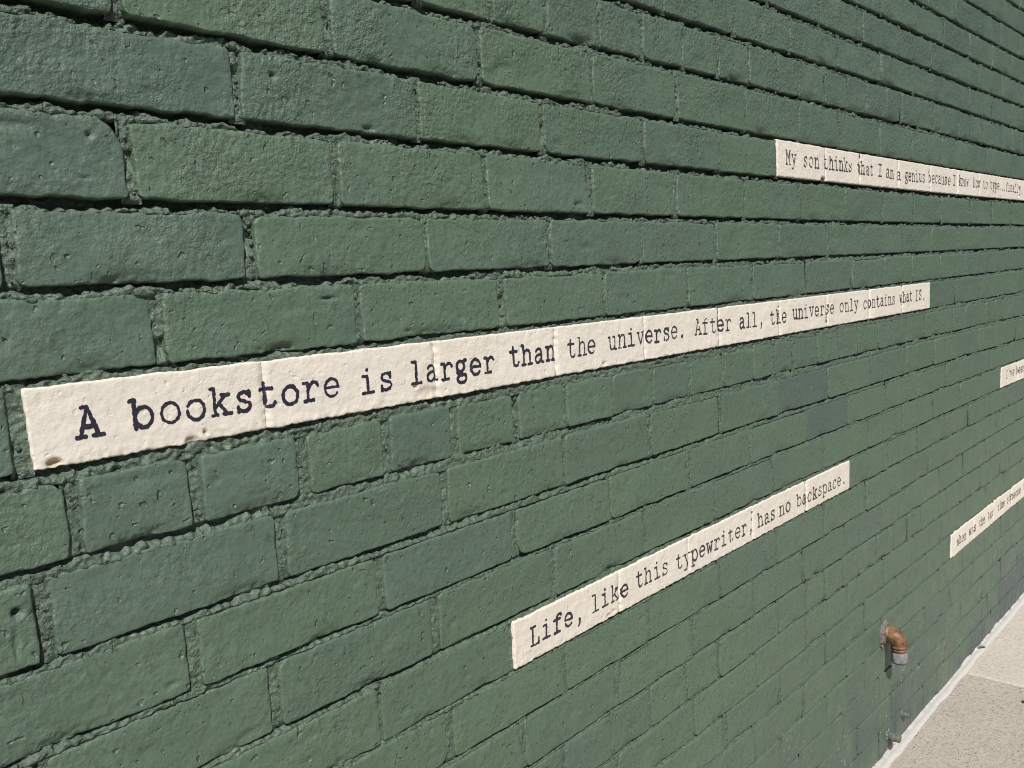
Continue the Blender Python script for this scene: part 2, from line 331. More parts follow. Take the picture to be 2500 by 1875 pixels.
def brick_mesh(rec, cov=False):
    k, a, b, uc, zc = rec['k'], rec['a'], rec['b'], rec['uc'], rec['zc']
    r = np.random.default_rng(rec['seed']); w = b - a
    mu, mz = px_metric(uc, zc)
    if rec['area'] > 0:
        nu = int(np.clip(w * mu / 2.3, 7, 90)); nz = int(np.clip(.063 * mz / 2.3, 6, 32))
    else: nu, nz = 5, 4
    rough_row = 1.0 if k >= 1 else (.8 if k > -6 else .55)
    def axis(n, Lm):
        e = np.array([0, .0007, .0016, .0032]); mid = np.linspace(.0055, Lm - .0055, n)
        return np.r_[e, mid, (Lm - e)[::-1]]
    s = axis(nu, w); z_bot = float(bed(k, uc)); hh = float(bed(k + 1, uc)) - gap(k + 1) - z_bot + r.normal() * .0008
    hh = min(hh, H - .0035)
    t = axis(nz, hh)
    SS, TT = np.meshgrid(s, t, indexing='ij')
    d = np.minimum(np.minimum(SS, w - SS), np.minimum(TT, hh - TT))
    # rounded, sometimes broken corners
    P, Q = SS.copy(), TT.copy()
    for cx, cz in ((0, 0), (1, 0), (0, 1), (1, 1)):
        rc = r.uniform(.002, .007) * rough_row + .0015
        if r.random() < .13 * rough_row: rc = r.uniform(.007, .016)
        if (k, cx, cz) == (3, 1, 1) and a < .25 < b: rc = .026
        if (k, cx, cz) == (1, 1, 0) and a < .25 < b: rc = .004
        ls = (w - P) if cx else P; lt = (hh - Q) if cz else Q
        A = np.clip(1 - ls / rc, 0, 1); Bc = np.clip(1 - lt / rc, 0, 1)
        A2 = A * np.sqrt(1 - Bc * Bc / 2); B2 = Bc * np.sqrt(1 - A * A / 2)
        inz = (A > 0) & (Bc > 0)
        ns = (1 - A2) * rc; ntt = (1 - B2) * rc
        P = np.where(inz, (w - ns) if cx else ns, P); Q = np.where(inz, (hh - ntt) if cz else ntt, Q)
    ox, oz = r.uniform(0, 500, 2)
    wob = rough_row
    def edge(x, sc=34., am=.0017): return (pn(x * sc + ox, oz) * am + pn(x * sc * 3.1 + ox, oz + 9) * am * .55 + pn(x * sc * 8.7 + ox, oz + 19) * am * .30) * wob
    we = lambda dd: np.clip(1 - dd / .012, 0, 1)
    P2 = P + we(SS) * edge(TT + 3.1) - we(w - SS) * edge(TT + 7.7)
    Q2 = Q + we(TT) * edge(SS + 1.3) - we(hh - TT) * edge(SS + 5.2, am=.0021)
    U = a + P2; Z = bed(k, U) + Q2
    pr = .0008 + abs(r.normal()) * .0011
    tilt_u, tilt_z = r.normal() * .006, r.normal() * .018
    Y = -(pr + tilt_u * (P2 - w / 2) + tilt_z * (Q2 - hh / 2))
    Y -= pn(U * 14 + ox, Z * 22 + oz) * .0013 + pn(U * 75 + ox, Z * 75) * .00038 * rough_row + pn(U * 190, Z * 190 + oz) * .00020 * rough_row
    # dents and gouges
    for _ in range(int(r.integers(0, 4))):
        du, dz = r.uniform(.01, w - .01), r.uniform(.008, hh - .008); rr = r.uniform(.0015, .006); el = r.uniform(1, 2.5)
        Y += np.exp(-(((P2 - du) / (rr * el)) ** 2 + ((Q2 - dz) / rr) ** 2)) * r.uniform(.0006, .0022)
    for mu_, mz_, ru_, rz_, md in MARKS:
        if a < mu_ < b and abs(mz_ - (zc - EYE)) < .036: Y += md * np.exp(-(((U - mu_) / ru_) ** 2 + ((Z - EYE - mz_) / rz_) ** 2) ** 1.5)
    for _ in range(int(r.integers(0, 3))):   # spalled run along the lower arris
        du = r.uniform(.02, w - .02); Y += np.exp(-((P2 - du) / .022) ** 2 - ((Q2) / .007) ** 2) * .0035 * rough_row * (1 + .8 * pn(U * 160, Z * 160))
    bt = np.where(TT < hh / 2, .0016, .0034) * (1 + .5 * pn(U * 60 + 7, Z * 40))
    if uc > 1.0: bt = np.where(SS < .02, bt * .5, bt)
    if k < -2: bt = np.where(TT < hh * .3, .0014, .005) * (1 + .6 * pn(U * 50 + 7, Z * 40))
    e = np.clip(1 - d / bt, 0, 1); Y += (.0024 if k >= -2 else .0014) * np.where((SS < .012) & (TT > .006) & (TT < hh - .006) & (uc > .9), .35, 1) * (1 - np.sqrt(np.clip(1 - e * e, 0, 1)))
    if cov: Y += .0045
    n, m = SS.shape
    V = np.stack([U - uc, Y, Z - zc], -1).reshape(-1, 3)
    q = grid_quads(n, m, 0, flip=False)
    ring = np.r_[np.arange(m), np.arange(1, n) * m + m - 1, ((n - 1) * m + np.arange(m - 2, -1, -1)), np.arange(n - 2, 0, -1) * m]
    base = V[ring].copy(); base[:, 1] = .024
    V = np.r_[V, base]; nr = len(ring); i = np.arange(nr); j = (i + 1) % nr; o = n * m
    side = np.stack([ring[i], ring[j], o + j, o + i], -1)
    tint = r.uniform(0, .28) if r.random() < .5 else r.uniform(0, .1)
    for kk, uu, tv in TINT:
        if kk == k and a < uu < b: tint = min(.62, tv * .62)
    return V, q, side, [o + nr - 1 - x for x in range(nr)], tint

wall = thing('brick_wall', 'long wall of sage green painted brick with recessed lumpy mortar joints, rising from the pavement', 'wall', (1.9, 0.03, 0))
def put(name, me, mat, parent, loc, kind=None):
    o = link(name, me, mat, parent, loc, kind); o.matrix_parent_inverse = Matrix.Translation(-parent.location); return o
cand = sorted([r_ for r_ in brick_recs if not in_band(r_['k'], r_['uc'])], key=lambda x: -x['area'])
single = set(id(x) for x in cand[:300] if x['area'] > 4)
SV, SQ, ST, off = [], [], [], 0
for rec in brick_recs:
    cov = in_band(rec['k'], rec['uc'])
    if cov: rec = dict(rec, area=0)
    V, q, side, back, tint = brick_mesh(rec, cov)
    Q4 = np.r_[q[:, ::-1], side[:, ::-1]]
    if id(rec) in single:
        me = make_mesh('brick', V, Q4, ngons=[back[::-1]], attrs={'tint': np.full(len(V), tint), 'joint': np.zeros(len(V))})
        put('brick', me, M_GREEN, wall, (rec['uc'], 0, rec['zc']))
    else:
        V = V + np.array([rec['uc'] - 1.9, 0, rec['zc']]); SV.append(V); SQ.append(Q4 + off); ST.append(np.full(len(V), tint)); off += len(V)
SV = np.concatenate(SV)
put('distant_brick', make_mesh('distant_brick', SV, np.concatenate(SQ), attrs={'tint': np.concatenate(ST), 'joint': np.zeros(len(SV))}), M_GREEN, wall, (1.9, 0, 0), 'stuff')

# ------------------------------------------------------------------ mortar
MV, MQ, MT, off = [], [], [], 0
def add_grid(U, Y, Z, tintv=None):
    global off
    n, m = U.shape; V = np.stack([U, Y, Z], -1).reshape(-1, 3); MV.append(V); MQ.append(grid_quads(n, m, off)[:, ::-1]); MT.append(np.full(len(V), .1)); off += len(V)
def u_samples(u0, u1, z):
    out = [u0]
    while out[-1] < u1:
        x = out[-1]; inside = -.05 < x < 3.9
        st = np.clip(1.25 / px_metric(max(x, .12), z)[0], .0012, .0075) if inside else .02
        out.append(x + st)
    return np.array(out)
for k in range(K0 + 1, K1 + 2):
    zc = float(bed(k, 1.8))
    if zc < -.02: continue
    us = u_samples(U0, U1, min(max(zc, .1), 1.9)); tt = np.linspace(0, 1, 11)
    U, T = np.meshgrid(us, tt, indexing='ij')
    g_ = gap(k); gapv = g_ + .006
    Z = bed(k, U) - g_ - .003 + T * gapv
    tj = (Z - (bed(k, U) - g_)) / g_
    dl, du, tr = joint_depths(k)
    wv = pn(U * 9, k * 3.1 + 0 * U) * .45 + pn(U * 42, k * 1.7 + 0 * U) * .50 + pn(U * 160, k * 2.7 + 0 * U) * .30
    br = sstep(.22, .42, pn(U * 15 + 5, k * 2.3 + 0 * U) + .35 * pn(U * 70, k * 4.1 + 0 * U)) * (.35 if k >= 2 else (.6 if k > -4 else .35))
    wv = wv + (rng.random() - .5) * .1
    dep = dl + (du * (1 - br) - dl) * sstep(tr - .18, tr + .15, tj + wv)
    am = 1.15 if k >= 0 else (.85 if k > -6 else .35)
    rid = 1 - np.abs(pn(U * 78 + k, Z * 120)) * 2.2
    dep -= (rid * .0023 + pn(U * 210, Z * 230 + k) * .0017) * am
    dep = np.maximum(dep, -.0012 if k < 1 else -.0022)
    dep += np.where((tj < -.15) | (tj > 1.2), .004, 0)
    add_grid(U, dep, Z)
for k in range(K0, K1 + 1):
    for i, uj in enumerate(joints(k)):
        z0 = float(bed(k, uj)) - .004; z1 = float(bed(k + 1, uj)) - gap(k + 1) + .004
        if z1 < 0.0: continue
        mu, mz = px_metric(uj, (z0 + z1) / 2)
        inside = project((uj, 0, (z0 + z1) / 2)); vis = inside and -60 < inside[0] < 1090 and -60 < inside[1] < 830
        nz_ = int(np.clip(.07 * mz / 1.8, 6, 44)) if vis else 4; nu_ = 15 if vis and uj < 1.6 else 9
        S_, T_ = np.meshgrid(np.linspace(-1, 1, nu_), np.linspace(0, 1, nz_), indexing='ij')
        U = uj + S_ * .0085; Z = z0 + T_ * (z1 - z0)
        r = np.random.default_rng(9077 + k * 131 + i)
        b0 = r.uniform(.0010, .0034) if k >= -5 else r.uniform(-.0002, .0016)
        if uj > .9: b0 = b0 * .35 - .0012 * min(1, (uj - .9) / .4)
        am = 1.3 if k >= -5 else .7
        dep = b0 + (1 - np.abs(pn(U * 100 + k, Z * 120 + i)) * 2.2) * -.0010 * am + pn(U * 240, Z * 220) * .0007 * am + .0012 * pn(U * 30 + i, Z * 40)
        if r.random() < .22 and k > -3: dep += np.exp(-((T_ - r.uniform(.1, .9)) / .12) ** 2) * .006
        dep += .0045 * np.exp(-((U - (uj - .0042)) / .0011) ** 2) * sstep(-.35, .35, pn(Z * 45, k * 3.3 + uj * 21 + 0 * U))
        dep = np.maximum(dep, (-.0006 if k >= -1 else -.0012) if uj < .9 else -.0022) + .0006
        zb_ = float(bed(k, uj)); dep += np.clip((zb_ + .0008 - Z) / .004, 0, 1.2) * (.006 if r.random() < .6 else .0015) * (1 + pn(U * 190, Z * 190))
        add_grid(U, dep, Z)
# squeezed-out crumbs of mortar sitting in the upper bed joints
def ico():
    t = (1 + 5 ** .5) / 2
    v = np.array([(-1, t, 0), (1, t, 0), (-1, -t, 0), (1, -t, 0), (0, -1, t), (0, 1, t), (0, -1, -t), (0, 1, -t), (t, 0, -1), (t, 0, 1), (-t, 0, -1), (-t, 0, 1)], float)
    f = [(0, 11, 5), (0, 5, 1), (0, 1, 7), (0, 7, 10), (0, 10, 11), (1, 5, 9), (5, 11, 4), (11, 10, 2), (10, 7, 6), (7, 1, 8), (3, 9, 4), (3, 4, 2), (3, 2, 6), (3, 6, 8), (3, 8, 9), (4, 9, 5), (2, 4, 11), (6, 2, 10), (8, 6, 7), (9, 8, 1)]
    v /= np.linalg.norm(v[0]); v = list(map(tuple, v)); nf = []; mem = {}
    def mid(a, b):
        kk = (min(a, b), max(a, b))
        if kk not in mem:
            p = (np.array(v[a]) + v[b]); p /= np.linalg.norm(p); mem[kk] = len(v); v.append(tuple(p))
        return mem[kk]
    for a, b, c in f:
        x, y, z = mid(a, b), mid(b, c), mid(c, a); nf += [(a, x, z), (b, y, x), (c, z, y), (x, y, z)]
    return np.array(v), np.array(nf)
IV, IF = ico(); CT = []
def crumb(u, y, z, r, su=1.5, sy=.9, sz=.8):
    global off
    n = 1 + .45 * pn(IV[:, 0] * 1.5 + u * 997, IV[:, 1] * 1.5 + IV[:, 2] * 1.9 + z * 377) + .22 * pn(IV[:, 0] * 3.7 + u * 557, IV[:, 1] * 3.5 - IV[:, 2] * 3.1)
    V = IV * n[:, None]
    for _ in range(6):
        nrm = rc.normal(size=3); nrm /= np.linalg.norm(nrm); o_ = V @ nrm - rc.uniform(.45, .85); V = V - np.clip(o_, 0, 9)[:, None] * nrm * .9
    V = V * r * np.array([su, sy, sz]) + np.array([u, y, z]); MV.append(V); CT.append(IF + off); MT.append(np.full(len(V), .1)); off += len(V)
rc = np.random.default_rng(31)
for k in range(-2, 13):
    dens = 48 if k >= 2 else (30 if k >= 0 else 9)
    x = U0 + .8
    while x < 3.4:
        clus = pn(x * 14, k * 5.3)
        x += rc.exponential(1 / dens) * (4.0 if clus < -.05 else .7)
        rr = .0013 + .0034 * rc.random() ** 1.9 * (1 if k > 0 else .62) * (1.25 if rc.random() < .12 and k > 1 else 1)
        crumb(x, rc.uniform(.0012, .0052) if k >= 1 else rc.uniform(.0014, .003), float(bed(k, x)) - gap(k) + rc.uniform(-.0002, .0040 if k > 1 else .0026), rr, rc.uniform(1.0, 2.2), rc.uniform(.7, 1.2), rc.uniform(.65, 1.15))
for k in range(-2, 8):     # crumbs in the upright joints
    for uj in joints(k):
        if not (-.1 < uj < 2.2): continue
        for _ in range(int(rc.integers(1, 9))):
            crumb(uj + rc.uniform(-.0032, .0032), rc.uniform(.001, .0035), float(bed(k, uj)) + rc.uniform(.001, .06), rc.uniform(.0010, .0026), rc.uniform(.8, 1.3), .9, rc.uniform(.8, 1.5))
MVc = np.concatenate(MV); MVc[:, 0] -= 1.9
me = make_mesh('mortar', MVc, np.concatenate(MQ), tris=np.concatenate(CT), flat_tris=True, attrs={'tint': np.concatenate(MT), 'joint': np.ones(len(MVc))})
put('mortar', me, M_GREEN, wall, (1.9, 0, 0), 'stuff')
# solid core behind the face
cv = np.array([(x, y, z) for x in (U0 - 1.9, U1 - 1.9) for y in (.022, .34) for z in (-.1, float(bed(K1 + 1, 1.8)) + .01)])
cq = [(0, 1, 3, 2), (4, 6, 7, 5), (0, 4, 5, 1), (2, 3, 7, 6), (1, 5, 7, 3), (0, 2, 6, 4)]
put('wall_core', make_mesh('wall_core', cv, cq, smooth=False, attrs={'tint': np.zeros(8), 'joint': np.ones(8)}), M_GREEN, wall, (1.9, 0, 0))

# ------------------------------------------------------------------ cream painted bands with typewriter lettering
def ell(cx, cy, rx, ry, a0=0, a1=360, n=26):
    t = np.radians(np.linspace(a0, a1, n)); return list(zip(cx + rx * np.cos(t), cy + ry * np.sin(t)))
GL = {
 'A': [[(4.5, 0), (11, 24), (18.5, 0)], [(7, 8), (16.2, 8)], [(1.5, 0), (8, 0)], [(14.5, 0), (21.8, 0)], [(7, 24), (11, 24)]],
 'b': [[(5, 0), (5, 24)], [(1.5, 24), (5, 24)], ell(12.4, 9, 7.4, 8.7)],
 'o': [ell(11, 9, 8, 8.8)],
 'k': [[(5, 0), (5, 24)], [(1.8, 24), (5, 24)], [(1.8, 0), (8.5, 0)], [(5.5, 6.5), (15.5, 17.3)], [(9.3, 10.4), (17, 0)], [(12, 17.5), (19.5, 17.5)], [(13.2, 0), (20.8, 0)]],
 's': [[(16.3, 17.8), (16.3, 13.3)], [(16, 14.5), (14, 17.3), (10.5, 18), (6.7, 17), (5, 14), (6.9, 11), (11, 9.6), (15.5, 7.8), (17, 4.6), (15, 1.3), (11, .1), (7, .8), (4.7, 3.6)], [(4.5, 0), (4.5, 5)]],
 't': [[(8.5, 23), (8.5, 4), (9.5, 1.3), (12.5, 0), (16, .7), (18.4, 3.5)], [(3, 17.5), (16, 17.5)]],
 'r': [[(7.5, 0), (7.5, 17.5)], [(3, 17.5), (7.5, 17.5)], [(3, 0), (13.5, 0)], [(7.5, 11), (10.3, 15.6), (14, 17.8), (17.5, 17.2), (19.3, 14.3)]],
 'e': [ell(11, 9, 8, 8.9, 0, 318), [(3, 9.3), (19, 9.3)]],
 'i': [[(5, 17.5), (11, 17.5), (11, 0)], [(4, 0), (18, 0)], 'dot', (11, 24, 2.1)],
 'l': [[(5, 24), (11, 24), (11, 0)], [(4, 0), (18, 0)]],
 'a': [[(5, 14.5), (6.5, 17), (10, 18), (14, 17), (15.5, 14), (15.5, 2.5), (17.3, .5), (20.5, .6)], [(15.3, 10.3), (11, 10.6), (6.5, 9.6), (3.6, 6.8), (3.5, 3.6), (5.6, .8), (9.3, .1), (13, 1.9), (15.4, 4.4)]],
 'g': [ell(9.8, 12, 5.9, 5.9), [(14, 15.6), (16.5, 18), (19.5, 18)], [(5.5, 7.8), (4.2, 5), (6.5, 3), (13.5, 2.6), (17.5, 1), (18, -2)], ell(10.8, -2.6, 7.3, 4.4)],
 'h': [[(5, 0), (5, 24)], [(1.5, 24), (5, 24)], [(1.5, 0), (8.5, 0)], [(5, 12.5), (8, 16.6), (12, 18), (15.5, 16.6), (17, 13), (17, 0)], [(13.3, 0), (20.7, 0)]],
 'n': [[(5, 0), (5, 17.5)], [(1.5, 17.5), (5, 17.5)], [(1.5, 0), (8.5, 0)], [(5, 12.5), (8, 16.6), (12, 18), (15.5, 16.6), (17, 13), (17, 0)], [(13.3, 0), (20.7, 0)]],
 'm': [[(4, 0), (4, 17.5)], [(1, 17.5), (4, 17.5)], [(1.3, 0), (6.6, 0)], [(4, 14), (6.4, 17.6), (9, 17.2), (11, 14), (11, 0)], [(11, 14), (13.4, 17.6), (16, 17.2), (18, 14), (18, 0)], [(9.3, 0), (13, 0)], [(16.2, 0), (20.8, 0)]],
 'u': [[(1.5, 17.5), (5, 17.5), (5, 5.2), (6.6, 1.3), (10, 0), (14, 1.3), (17, 5)], [(13, 17.5), (17, 17.5), (17, 0), (20.6, 0)]],
 'v': [[(4, 17.5), (11, 0), (18, 17.5)], [(1, 17.5), (8, 17.5)], [(14, 17.5), (21, 17.5)]],
 'w': [[(3.6, 17.5), (7, 0), (11, 13), (15, 0), (18.4, 17.5)], [(1, 17.5), (7, 17.5)], [(15, 17.5), (21.2, 17.5)]],
 'c': [ell(11, 9, 8, 8.9, 42, 318), [(17.3, 12.5), (17.3, 17.6)]],
 'p': [[(5, -7), (5, 17.5)], [(1.5, 17.5), (5, 17.5)], [(1.5, -7), (9.5, -7)], ell(12.4, 9, 7.4, 8.7)],
 'y': [[(4, 17.5), (11.5, .6)], [(18.5, 17.5), (9.4, -4.8), (7.2, -7), (3, -7)], [(1, 17.5), (8, 17.5)], [(14.5, 17.5), (21, 17.5)]],
 'f': [[(9, 0), (9, 19), (10, 22.4), (13, 24), (16.6, 24), (19, 22.3)], [(3, 17.5), (16.5, 17.5)], [(4, 0), (15.5, 0)]],
 'L': [[(7, 0), (7, 24)], [(3, 24), (12.5, 24)], [(3, 0), (19, 0), (19, 7)]],
 'M': [[(4.2, 0), (4.2, 24), (11, 10), (17.8, 24), (17.8, 0)], [(1.2, 24), (4.2, 24)], [(17.8, 24), (20.8, 24)], [(1.2, 0), (7.8, 0)], [(14.2, 0), (20.8, 0)]],
 'I': [[(5, 24), (17, 24)], [(11, 24), (11, 0)], [(5, 0), (17, 0)]],
 'S': [[(16.5, 24), (16.5, 18)], [(16.3, 19), (14.5, 23), (10.5, 24), (6.3, 22.7), (4.8, 19), (6.6, 14.8), (11, 12.7), (15.6, 10.6), (17.3, 6.2), (15.2, 1.6), (11, .1), (7, 1), (4.6, 4.8)], [(4.5, 0), (4.5, 6.5)]],
 '.': ['dot', (11, 1.6, 3.0)], ',': ['dot', (11.8, 2.0, 2.5), [(12.6, 1.5), (11.6, -3), (9.2, -6)]], "'": [[(12.5, 24.5), (11, 18)], 'dot', (12.4, 23.5, 1.9)],
}
def strokes_of(ch):
    segs, dots = [], []
    g = GL[ch]; i = 0
    while i < len(g):
        if isinstance(g[i], str): dots.append(g[i + 1]); i += 2; continue
        p = g[i]; segs += [(p[j], p[j + 1]) for j in range(len(p) - 1)]; i += 1
    return segs, dots

def la_far(u): return u < .9      # the big near letters were painted heavier
def band_fn(k, ua, ub, seed, chips):
    js = [j for j in joints(k) if ua + .03 < j < ub - .03]
    r = np.random.default_rng(seed); allj = [ua] + js + [ub]
    pr = r.uniform(.0024, .0036, len(allj) - 1); depth = r.uniform(.0012, .0030, len(js)); tl = r.normal(0, .008, len(allj) - 1)
    def f(U, Z):
        y = np.full(U.shape, pr[0]) + tl[0] * (Z - bed(k, U) - .031)
        for i, j in enumerate(js):
            s = sstep(j - .005, j + .005, U + .0012 * pn(Z * 120, j * 31 + 0 * U))
            y = y * (1 - s) + (pr[i + 1] + tl[i + 1] * (Z - bed(k, U) - .031)) * s
        for i, j in enumerate(js):
            uj = U + .0015 * pn(Z * 90, j * 17 + 0 * U)
            y -= depth[i] * np.exp(-((uj - j) / .0035) ** 2) * (1 + .9 * pn(Z * 160, j * 50 + 0 * U))
            y -= .0014 * np.exp(-((uj - j + .0035) / .0011) ** 2) * sstep(-.3, .5, pn(Z * 60, j * 7 + 0 * U))
        y += pn(U * 22 + seed, Z * 22) * .0006 + pn(U * 80, Z * 80 + seed) * .00035 + pn(U * 210, Z * 210) * .00018
        v = Z - bed(k, U)
        y += pn(U * 150, Z * 150) * .0010 * np.clip(1 - v / .012, 0, 1)     # rougher by the lower arris
        for cu, cz, rr, dp in chips: y -= dp * np.exp(-(((U - cu) / rr) ** 2 + ((Z - cz) / (rr * .55)) ** 2) ** 2)
        return -y
    return f, js
def band(k, ua, ub, label, words, seed, chips=(), cell=.00045, wear=.5):
    f, js = band_fn(k, ua, ub, seed, chips)
    zc0 = float(bed(k, (ua + ub) / 2))
    root = thing('painted_quotation', label, 'painted sign', ((ua + ub) / 2, 0, zc0), group='cream quotation bands painted on the brick wall')
    org = np.array(root.location)
    edges = [ua] + js + [ub]
    bot = lambda U: bed(k, U) + .0006 + pn(U * 60, k + seed + 0 * U) * .0015 + pn(U * 210, k * 3 + 0 * U) * .0009
    gt = {4: .0060}.get(k, gap(k + 1))
    top = lambda U: bed(k + 1, U) - gt + .0004 + pn(U * 35, k - seed + 0 * U) * .0011 + pn(U * 200, k * 5 + 0 * U) * .0006
    for e0, e1 in zip(edges[:-1], edges[1:]):
        us = u_samples(e0, e1, EYE + Z0 + k * H + .03); us = us[us < e1 - .0004]; us = np.r_[us, e1]
        te = np.r_[0, .008, .02, .04, np.linspace(.07, .93, 28), .96, .98, .992, 1]
        U, T = np.meshgrid(us, te, indexing='ij'); Zb, Zt = bot(U), top(U)
        if e0 == ua: U = U + np.where(U < e0 + .012, (.5 - T) * .0022 * (k == 0), 0) + np.where(U == e0, pn(T * 7, seed + 0 * T) * .0012, 0)
        if e1 == ub: U = U + np.where(U >= e1 - 1e-6, pn(T * 7, seed + 5 + 0 * T) * .0012, 0)
        Z = Zb + T * (Zt - Zb)
        Y = f(U, Z); d = np.minimum(Z - Zb, Zt - Z); e = np.clip(1 - d / .0018, 0, 1); Y += .0014 * (1 - np.sqrt(np.clip(1 - e * e, 0, 1)))
        n, m = U.shape
        chip = np.zeros(U.shape)
        for cu, cz, rr, dp in chips: chip = np.maximum(chip, np.exp(-(((U - cu) / (rr * 1.0)) ** 2 + ((Z - cz) / (rr * .6)) ** 2) ** 2) * min(1, max(0, dp - .0015) * 450))
        V = np.stack([U, Y, Z], -1).reshape(-1, 3) - org; ch = chip.ravel()
        ring = np.r_[np.arange(m), np.arange(1, n) * m + m - 1, ((n - 1) * m + np.arange(m - 2, -1, -1)), np.arange(n - 2, 0, -1) * m]
        base = V[ring].copy(); base[:, 1] = .0045; nr = len(ring); i = np.arange(nr); j = (i + 1) % nr; o = n * m
        side = np.stack([ring[i], ring[j], o + j, o + i], -1)
        me = make_mesh('brick', np.r_[V, base], np.r_[grid_quads(n, m)[:, ::-1], side[:, ::-1]], attrs={'chip': np.r_[ch, ch[ring]]})
        link('brick', me, M_CREAM, root)
    # ---- lettering
    r = np.random.default_rng(seed + 99)
    for w, wa, wb, zb, sc in words:
        zb = zb + EYE
        allx = []
        for ci, chh in enumerate(w):
            sg, dt = strokes_of(chh); xs = [p[0] for s_ in sg for p in s_] + [d_[0] - d_[2] for d_ in dt] + [d_[0] + d_[2] for d_ in dt]
            allx += [ci * 24 + x for x in xs]
        x0, x1 = min(allx) - 1.3, max(allx) + 1.3
        mm = (wb - wa) / (x1 - x0); zs = .00099 * sc          # metres per unit, across and up
        for ci, chh in enumerate(w):
            sg, dt = strokes_of(chh); dz = r.normal() * .0005; du = r.normal() * .0004; hwc = .00140 * r.uniform(.84, 1.25) * (1.14 if la_far(wa) else 1)
            la = wa + (ci * 24 - x0) * mm + du; lz = zb + dz
            gx = np.arange(la - 4 * mm, la + 27 * mm, cell); gz = np.arange(zb - .0095, zb + .0285, cell * 1.15)
            X, Zg = np.meshgrid(gx, gz, indexing='ij'); D = np.full(X.shape, 1.0)
            for (p, q_) in sg:
                ax, az = la + p[0] * mm, lz + p[1] * zs; bx, bz = la + q_[0] * mm, lz + q_[1] * zs
                L2 = max((bx - ax) ** 2 + (bz - az) ** 2, 1e-12); tt_ = np.clip(((X - ax) * (bx - ax) + (Zg - az) * (bz - az)) / L2, 0, 1)
                D = np.minimum(D, np.hypot(X - ax - tt_ * (bx - ax), Zg - az - tt_ * (bz - az)) - hwc)
            for dx, dzz, dr in dt: D = np.minimum(D, np.hypot(X - (la + dx * mm), Zg - (lz + dzz * zs)) - dr * zs)
            D += pn(X * 330, Zg * 330) * .00062 + pn(X * 900, Zg * 900 + seed) * .00030 + np.clip(pn(X * 110, Zg * 130 + seed) - wear, 0, 1) * .0055 + pn(X * 70, Zg * 70 + seed) * .00045
            Fv = -D; ins = Fv > 0
            cellmask = ins[:-1, :-1] | ins[1:, :-1] | ins[:-1, 1:] | ins[1:, 1:]
            vid = {}; LV, LF = [], []
            def vert(key, x, z):
                if key not in vid: vid[key] = len(LV); LV.append((x, z))
                return vid[key]
            for gi, gj in zip(*np.nonzero(cellmask)):
                cs = ((gi, gj), (gi + 1, gj), (gi + 1, gj + 1), (gi, gj + 1)); poly = []
                for a_ in range(4):
                    p, q_ = cs[a_], cs[(a_ + 1) % 4]; fp, fq = Fv[p], Fv[q_]
                    if fp > 0: poly.append(vert(p, gx[p[0]], gz[p[1]]))
                    if (fp > 0) != (fq > 0):
                        t_ = fp / (fp - fq); key = (min(p, q_), max(p, q_))
                        poly.append(vert(key, gx[p[0]] + t_ * (gx[q_[0]] - gx[p[0]]), gz[p[1]] + t_ * (gz[q_[1]] - gz[p[1]])))
                if len(poly) >= 3: LF.append(poly)
            if not LF: continue
            A = np.array(LV); Y = f(A[:, 0], A[:, 1]) - .00038
            V = np.stack([A[:, 0], Y, A[:, 1]], -1) - org
            me = bpy.data.meshes.new('letter'); me.from_pydata(V.tolist(), [], LF); me.update()
            me.polygons.foreach_set('use_smooth', np.ones(len(me.polygons), bool))
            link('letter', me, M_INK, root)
    return root
zA, zL, zM, zW, zI = -.1133, -.4725, .1700, -.8175, -.4045
band(0, *BANDS[0], 'longest cream band, crossing the middle of the wall, reading A bookstore is larger', [
 ('A', .2861, .3103, zA - .0008, 1.0), ('bookstore', .3317, .5457, zA - .001, 1.0), ('is', .575, .6159, zA - .003, 1.0), ('larger', .6422, .7746, zA - .0022, 1.0),
 ('than', .8025, .8908, zA - .0007, 1), ('the', .9157, .9778, zA, 1), ('universe.', 1.0062, 1.2036, zA + .0014, 1), ('After', 1.2354, 1.3517, zA + .0018, 1), ('all,', 1.3805, 1.4639, zA + .001, 1),
 ('the', 1.4944, 1.5613, zA, 1), ('universe', 1.5875, 1.7768, zA + .0019, 1), ('only', 1.8062, 1.9049, zA + .001, 1), ('contains', 1.9327, 2.1172, zA, 1), ('what', 2.1481, 2.2357, zA + .001, 1), ('IS.', 2.2593, 2.3259, zA - .0008, 1)],
 11, chips=[(.2695, EYE - .1310, .0058, .005), (.3985, EYE - .1275, .0028, .004), (.665, EYE - .127, .012, .0022), (.648, EYE - .1185, .0022, .004), (.9965, EYE - .1300, .004, .004), (.385, EYE - .1325, .006, .003)])
band(-5, *BANDS[-5], 'short cream band below the longest one, reading Life, like this typewriter, has no backspace', [
 ('Life,', .8155, .9214, zL - .0008, 1), ('like', .9451, 1.0336, zL + .0008, 1), ('this', 1.0538, 1.1396, zL + .003, 1), ('typewriter,', 1.1637, 1.4149, zL, 1), ('has', 1.4371, 1.5043, zL, 1), ('no', 1.5214, 1.5687, zL + .001, 1), ('backspace.', 1.5959, 1.8268, zL + .0005, 1)],
 23, chips=[(.9855, EYE - .489, .006, .0030), (.998, EYE - .486, .004, .003)])
